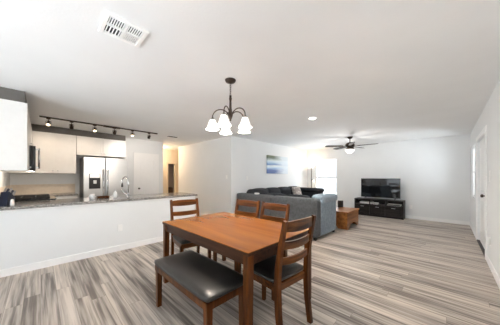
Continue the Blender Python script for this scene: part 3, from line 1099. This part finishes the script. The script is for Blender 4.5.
def louvers(x0, x1, y0, y1, n, tilt, wd):
    for k in range(n):
        yy = y0 + (k + .5) * (y1 - y0) / n
        mb = MB().box(x0, x1, -wd / 2, wd / 2, -.0008, .0008)
        mb.bm.transform(Matrix.Translation((0, yy, -.0095)) @ Matrix.Rotation(tilt, 4, 'X'))
        mb.build('louver', M['white'], o)


louvers(.012, hx - fwv, -hy + fwv, -.009, 7, -.9, .0085)
louvers(.012, hx - fwv, .009, hy - fwv, 7, -.9, .0085)
louvers(-hx + fwv, -.006, -hy + fwv, -.009, 5, -1.0, .009)
louvers(-hx + fwv, -.006, .009, hy - fwv, 8, .35, .0145)

o = thing('ceiling_vent', 'slim dark ceiling register near the kitchen hallway', 'vent', (-5.63, 2.62, H))
MB().box(-.07, .07, -.16, .16, -.010, 0, .003).build('frame', M['white'], o)
for k in range(5):
    MB().box(-.055 + k * .024, -.045 + k * .024, -.14, .14, -.013, -.010).build('louver', M['slot_tone'], o)

o = thing('recessed_light', 'small round recessed ceiling light between chandelier and fan', 'ceiling light', (-1.90, 3.72, H))
MB().lathe([(.085, 0), (.085, -.006), (.06, -.009), (.06, -.002)], (0, 0, 0), 28).build('trim_ring', M['white'], o)
MB().lathe([(.058, -.002), (.058, -.010), (.03, -.013), (.001, -.013)], (0, 0, 0), 28).build('diffuser', M['can'], o)
spot('recessed_spot', (-1.90, 3.72, H - .03), (-1.90, 3.72, 0), 26, (1, .95, .88), 2.6)

# ceiling fan
o = thing('ceiling_fan', 'dark five blade ceiling fan with glowing bowl light', 'fan', (-2.02, 6.24, H))
MB().lathe([(.075, 0), (.075, -.012), (.045, -.05), (.018, -.06)], (0, 0, 0), 24).build('canopy', M['bronze'], o)
MB().lathe([(.014, -.05), (.014, -.16)], (0, 0, 0), 14).build('downrod', M['bronze'], o)
MB().lathe([(.02, -.15), (.07, -.165), (.115, -.20), (.125, -.24), (.115, -.275), (.08, -.30)], (0, 0, 0), 28).build('motor_housing', M['bronze'], o)
MB().lathe([(.08, -.30), (.10, -.31), (.115, -.345), (.122, -.36)], (0, 0, 0), 28).build('light_collar', M['bronze'], o)
MB().lathe([(.122, -.36), (.118, -.39), (.098, -.43), (.06, -.46), (.015, -.472), (.001, -.473)], (0, 0, 0), 28).build('light_bowl', M['shade'], o)
for k in range(5):
    ang = math.radians(-39 + 72 * k)
    d = R * math.cos(ang) + F * math.sin(ang)
    rz = math.atan2(d.y, d.x)
    poly = [(.20, -.05), (.26, -.062), (.62, -.072), (.68, -.06), (.70, -.03), (.70, .03), (.68, .06), (.62, .072), (.26, .062), (.20, .05)]
    b = MB().prism(poly, -.004, .004, mtx=Matrix.Translation((0, 0, -.265)) @ RZ(rz) @ Matrix.Rotation(.2, 4, 'X'))
    b = b.build('blade', M['blade'], o)
    br = MB().prism([(.11, -.018), (.20, -.022), (.27, -.04), (.27, .04), (.20, .022), (.11, .018)], -.010, -.0045, mtx=Matrix.Translation((0, 0, -.265)) @ RZ(rz) @ Matrix.Rotation(.2, 4, 'X'))
    br.build('blade_bracket', M['bronze'], b)
point('fan_light', (-2.02, 6.24, H - .66), 7, (1, .95, .90), .16)

# ---------------------------------------------------------------- living room
# sectional sofa
o = thing('sectional_sofa', 'large grey L shaped sectional sofa with charcoal cushions', 'sofa', (-3.1, 5.2, 0))
sx, sy = -3.1, 5.2
def P(x0, x1, y0, y1):
    return x0 - sx, x1 - sx, y0 - sy, y1 - sy
SX0, SX1, SY0 = -4.30, -1.88, 3.86
mb = MB()
mb.box(*P(SX0, SX1 - .27, SY0 + .2, 4.80), .06, .30, .02)
mb.box(*P(SX0, -3.36, 4.80, 6.75), .06, .30, .02)
mb.build('base', M['greyb'], o)
# outer back along the dining side, in two upholstered lengths
for a, b in ((SX0, -3.06), (-3.06, SX1 - .0)):
    MB().cushion(*P(a, b, SY0, SY0 + .22), .05, .85, .0, .05, n=10).build('back_panel', M['greyb'], o)
MB().cushion(*P(SX0, SX0 + .2, SY0 + .22, 6.75), .05, .82, .0, .05, n=8).build('back_panel', M['greyb'], o)
arm = MB().cushion(*P(SX1 - .27, SX1, SY0 + .2, 4.90), .05, .80, .004, .04, n=10).build('armrest', M['grey'], o)
MB().cushion(*P(SX1 - .29, SX1 + .012, SY0 + .30, 4.96), .72, .905, .012, .07, n=10).build('arm_pad', M['grey'], arm)
arm = MB().cushion(*P(SX0, -3.13, 6.75, 7.0), .05, .78, .004, .05, n=10).build('armrest', M['navy'], o)
MB().cushion(*P(SX0 + .02, -3.12, 6.73, 7.03), .74, .90, .012, .07, n=10).build('arm_pad', M['navy'], arm)
for a, b in ((-3.40, -2.78), (-2.78, -2.16)):
    MB().cushion(*P(a, b, SY0 + .22, 4.82), .30, .48, .02, .05).build('seat_cushion', M['grey'], o)
for a, b in ((4.08, 5.0), (5.0, 5.88), (5.88, 6.74)):
    MB().cushion(*P(SX0 + .2, -3.41 if a < 4.5 else -3.34, a, b), .30, .48, .02, .05).build('seat_cushion', M['grey'], o)
for a, b in ((-4.08, -3.42), (-3.40, -2.79), (-2.77, -2.17)):
    MB().cushion(*P(a, b, SY0 + .16, SY0 + .40), .47, .865 if a > -4 else .94, .03, .08).build('back_cushion', M['navy'], o)
for a, b in ((4.30, 4.90), (4.92, 5.52), (5.54, 6.12), (6.14, 6.72)):
    MB().cushion(*P(SX0 + .10, SX0 + .38, a, b), .47, .935, .03, .08).build('back_cushion', M['navy'], o)
for x, y in ((SX0 + .06, SY0 + .06), (SX1 - .06, SY0 + .06), (SX1 - .06, 4.84), (SX0 + .06, 6.94), (-3.2, 6.94), (-3.42, 4.75)):
    MB().box(x - sx - .03, x - sx + .03, y - sy - .03, y - sy + .03, 0, .07, .004).build('foot', M['black'], o)


def pillow(label, loc, rot, size, mat, group='throw pillows'):
    w_, h_, d_ = size
    mb = MB()
    t = bmesh.new()
    n = 12
    g = {}
    for s_ in (1, -1):
        for i in range(n + 1):
            for j in range(n + 1):
                u, v = -1 + 2 * i / n, -1 + 2 * j / n
                edge = i in (0, n) or j in (0, n)
                if s_ == -1 and edge:
                    g[(s_, i, j)] = g[(1, i, j)]
                    continue
                k = ((1 - u ** 4) * (1 - v ** 4)) ** .55
                px = u * (1 - .06 * (1 - v * v)) * w_ / 2
                pz = v * (1 - .06 * (1 - u * u)) * h_ / 2
                g[(s_, i, j)] = t.verts.new((px, s_ * k * d_ / 2, pz))
    for s_ in (1, -1):
        for i in range(n):
            for j in range(n):
                t.faces.new((g[(s_, i, j)], g[(s_, i + 1, j)], g[(s_, i + 1, j + 1)], g[(s_, i, j + 1)]))
    mb._add(t, None, smooth=True)
    q = mb.build('throw_pillow', mat)
    q.location = loc
    q.rotation_euler = rot
    return tag(q, label, 'pillow', group)


pillow('pale patterned throw pillow at the far end of the sofa', (-3.74, 6.22, .745), (-.30, 0, PI / 2 + .05), (.52, .46, .16), M['pattern'])
o = MB().cushion(-.06, .06, -.04, .04, 0, .035, .004, .012, n=6).build('folded_cloth', M['white'])
o.location = (-3.55, SY0 + .055, .852)
tag(o, 'small folded white cloth on the sofa back', 'cloth')

# trunk style coffee table
o = thing('coffee_table', 'honey brown wooden coffee table with an arched side', 'coffee table', (-2.1, 5.66, 0))
hx, hy = .35, .43
MB().box(-hx - .02, hx + .02, -hy - .02, hy + .02, .405, .435, .006).build('tabletop', M['chest'], o)


def arched(w_, z0, z1, rise, leg):
    poly = [(-w_, z0), (-w_ + leg, z0)]
    for k in range(0, 13):
        a = PI - PI * k / 12
        poly.append(((w_ - leg - .02) * math.cos(a), .02 + rise * math.sin(a)))
    poly += [(w_ - leg, z0), (w_, z0), (w_, z1), (-w_, z1)]
    return poly


ROTX = Matrix.Rotation(PI / 2, 4, 'X')
for s_ in (-1, 1):
    MB().prism(arched(hy, 0, .405, .10, .13), -.011, .011, mtx=Matrix.Translation((s_ * (hx - .012), 0, 0)) @ RZ(PI / 2) @ ROTX).build('side_panel', M['chest'], o)
    MB().prism(arched(hx - .024, 0, .405, .06, .2), -.011, .011, mtx=Matrix.Translation((0, s_ * (hy - .012), 0)) @ ROTX).build('front_panel', M['chest'], o)
MB().box(-hx + .025, hx - .025, -hy + .025, hy - .025, .225, .24).build('shelf', M['chest'], o)
o = thing('speaker_box', 'small black speaker on the coffee table beside the sofa arm', 'speaker', (-2.19, 5.98, .435), .4)
MB().box(-.07, .07, -.05, .05, 0, .19, .01).build('cabinet_body', M['black'], o)
MB().lathe([(.045, 0), (.045, .004), (.03, -.0), (.008, .003)], (0, -.05, .075), 20, axis=(0, -1, 0)).build('speaker_cone', M['iron'], o)
MB().lathe([(.02, 0), (.02, .003), (.004, .004)], (0, -.05, .15), 16, axis=(0, -1, 0)).build('tweeter', M['iron'], o)

# television stand
vx0, vx1, vy0, vy1, vz = -2.32, -.945, 7.62, 8.03, .565
cx_, cy_ = (vx0 + vx1) / 2, (vy0 + vy1) / 2
o = thing('tv_stand', 'low dark espresso media stand under the television', 'tv stand', (cx_, cy_, 0))
hx, hy = (vx1 - vx0) / 2, (vy1 - vy0) / 2
mb = MB()
mb.box(-hx, hx, -hy, hy, vz - .035, vz, .004)
mb.box(-hx, -hx + .03, -hy + .01, hy, 0, vz - .035).box(hx - .03, hx, -hy + .01, hy, 0, vz - .035)
mb.box(-hx + .03, hx - .03, hy - .015, hy, .0, vz - .035)
mb.box(-hx + .03, hx - .03, -hy + .01, hy - .015, .04, .07)
mb.box(-hx + .03, hx - .03, -hy + .01, hy - .015, .365, .39)
for x in (-.22, .22):
    mb.box(x - .012, x + .012, -hy + .01, hy - .015, .39, vz - .035)
mb.box(-hx + .03, hx - .03, -hy + .03, -hy + .05, 0, .04)
mb.build('carcass', M['stand'], o)
wd = (2 * hx - .06) / 3
for k in range(3):
    d = leaf('door', wd - .006, .29, .018, [(.05, wd - .056, .05, .24)], (-hx + .03 + k * wd + .003, -hy - .004, .073), '-Y', M['stand'], o)
    xx = -hx + .03 + (k + .5) * wd
    MB().tube([(xx - .05, -hy - .02, .32), (xx + .05, -hy - .02, .32)], .006, 8).box(xx - .05, xx - .042, -hy - .02, -hy - .003, .316, .324).box(xx + .042, xx + .05, -hy - .02, -hy - .003, .316, .324).build('handle', M['steel'], d)

o = thing('television', 'black flat screen television on the dark media stand', 'television', (-1.595, 7.78, vz + .003))
MB().box(-.555, .555, -.01, .03, .055, .685, .006).build('tv_case', M['black'], o)
MB().box(-.543, .543, -.012, -.009, .07, .673).build('screen', M['blackglass'], o)
for s_ in (-1, 1):
    MB().tube([(s_ * .42, -.11, .006), (s_ * .42, .0, .05), (s_ * .42, .02, .08), (s_ * .42, .03, .05), (s_ * .42, .12, .006)], .008, 8).build('foot', M['black'], o)
o = thing('cable_box', 'silver white media box on the left shelf of the stand', 'media box', (-1.98, 7.80, .39))
MB().box(-.19, .19, -.12, .12, .006, .075, .006).build('case', M['steel'], o)
MB().box(-.17, .17, -.123, -.119, .02, .055).build('front_panel', M['white'], o)
o = thing('game_console', 'small white console on the middle shelf of the stand', 'console', (-1.70, 7.78, .39))
MB().box(-.07, .07, -.09, .09, 0, .06, .012).build('case', M['white'], o)
MB().box(-.05, .05, -.093, -.089, .025, .035).build('slot', M['black'], o)
o = thing('disc_player', 'slim grey disc player on the right shelf of the stand', 'player', (-1.19, 7.80, .39))
MB().box(-.17, .17, -.12, .12, .006, .05, .004).build('case', M['steel'], o)
MB().box(-.15, .15, -.123, -.119, .015, .04).build('front_panel', M['black'], o)

# floor lamp by the window
o = thing('floor_lamp', 'glowing torch floor lamp in the corner by the far window', 'lamp', (-4.02, 7.78, 0))
MB().lathe([(.14, 0), (.14, .015), (.03, .03), (.012, .04)], (0, 0, 0), 24).build('base', M['bronze'], o)
MB().lathe([(.014, .03), (.014, 1.66), (.02, 1.67)], (0, 0, 0), 14).build('pole', M['bronze'], o)
MB().lathe([(.025, 1.66), (.06, 1.70), (.13, 1.76), (.15, 1.79), (.145, 1.79), (.055, 1.71)], (0, 0, 0), 26, cap=False).build('lamp_shade', M['shade'], o)
a = MB().tube([(0, 0, 1.12), (.05, -.03, 1.20), (.11, -.06, 1.18)], .008, 8).build('reading_arm', M['bronze'], o)
MB().lathe([(.02, .05), (.03, .03), (.055, -.04), (.05, -.04)], (.11, -.06, 1.13), 20, cap=False).build('lamp_shade', M['shade'], a)
point('lamp_light', (-4.02, 7.78, 1.85), 2.0, (1, .68, .38), .06)
point('reading_light', (-3.91, 7.72, 1.06), .6, (1, .78, .52), .03)

# painting
o = thing('painting', 'blue and white abstract seascape canvas on the sofa wall', 'painting', (XL, 5.90, 1.73))
MB().box(0, .035, -.61, .61, -.31, .31, .003).build('canvas', M['art'], o)
MB().box(.0, .012, -.60, .60, -.30, .30).build('stretcher_frame', M['frame'], o)

# hallway: basket inside the far doorway and its light
o = thing('laundry_basket', 'dark wicker basket low inside the far hallway doorway', 'basket', (-8.66, 3.90, 0))
MB().lathe([(.11, 0), (.13, .02), (.14, .45), (.145, .78), (.135, .80), (.13, .78), (.12, .1)], (0, 0, 0), 20).build('basket_body', M['wicker'], o)
MB().lathe([(.146, .80), (.14, .83), (.05, .85), (.001, .85)], (0, 0, 0), 20).build('lid', M['wicker'], o)
point('hall_light', (-7.95, 3.1, 2.2), 7, (1, .78, .54), .08)
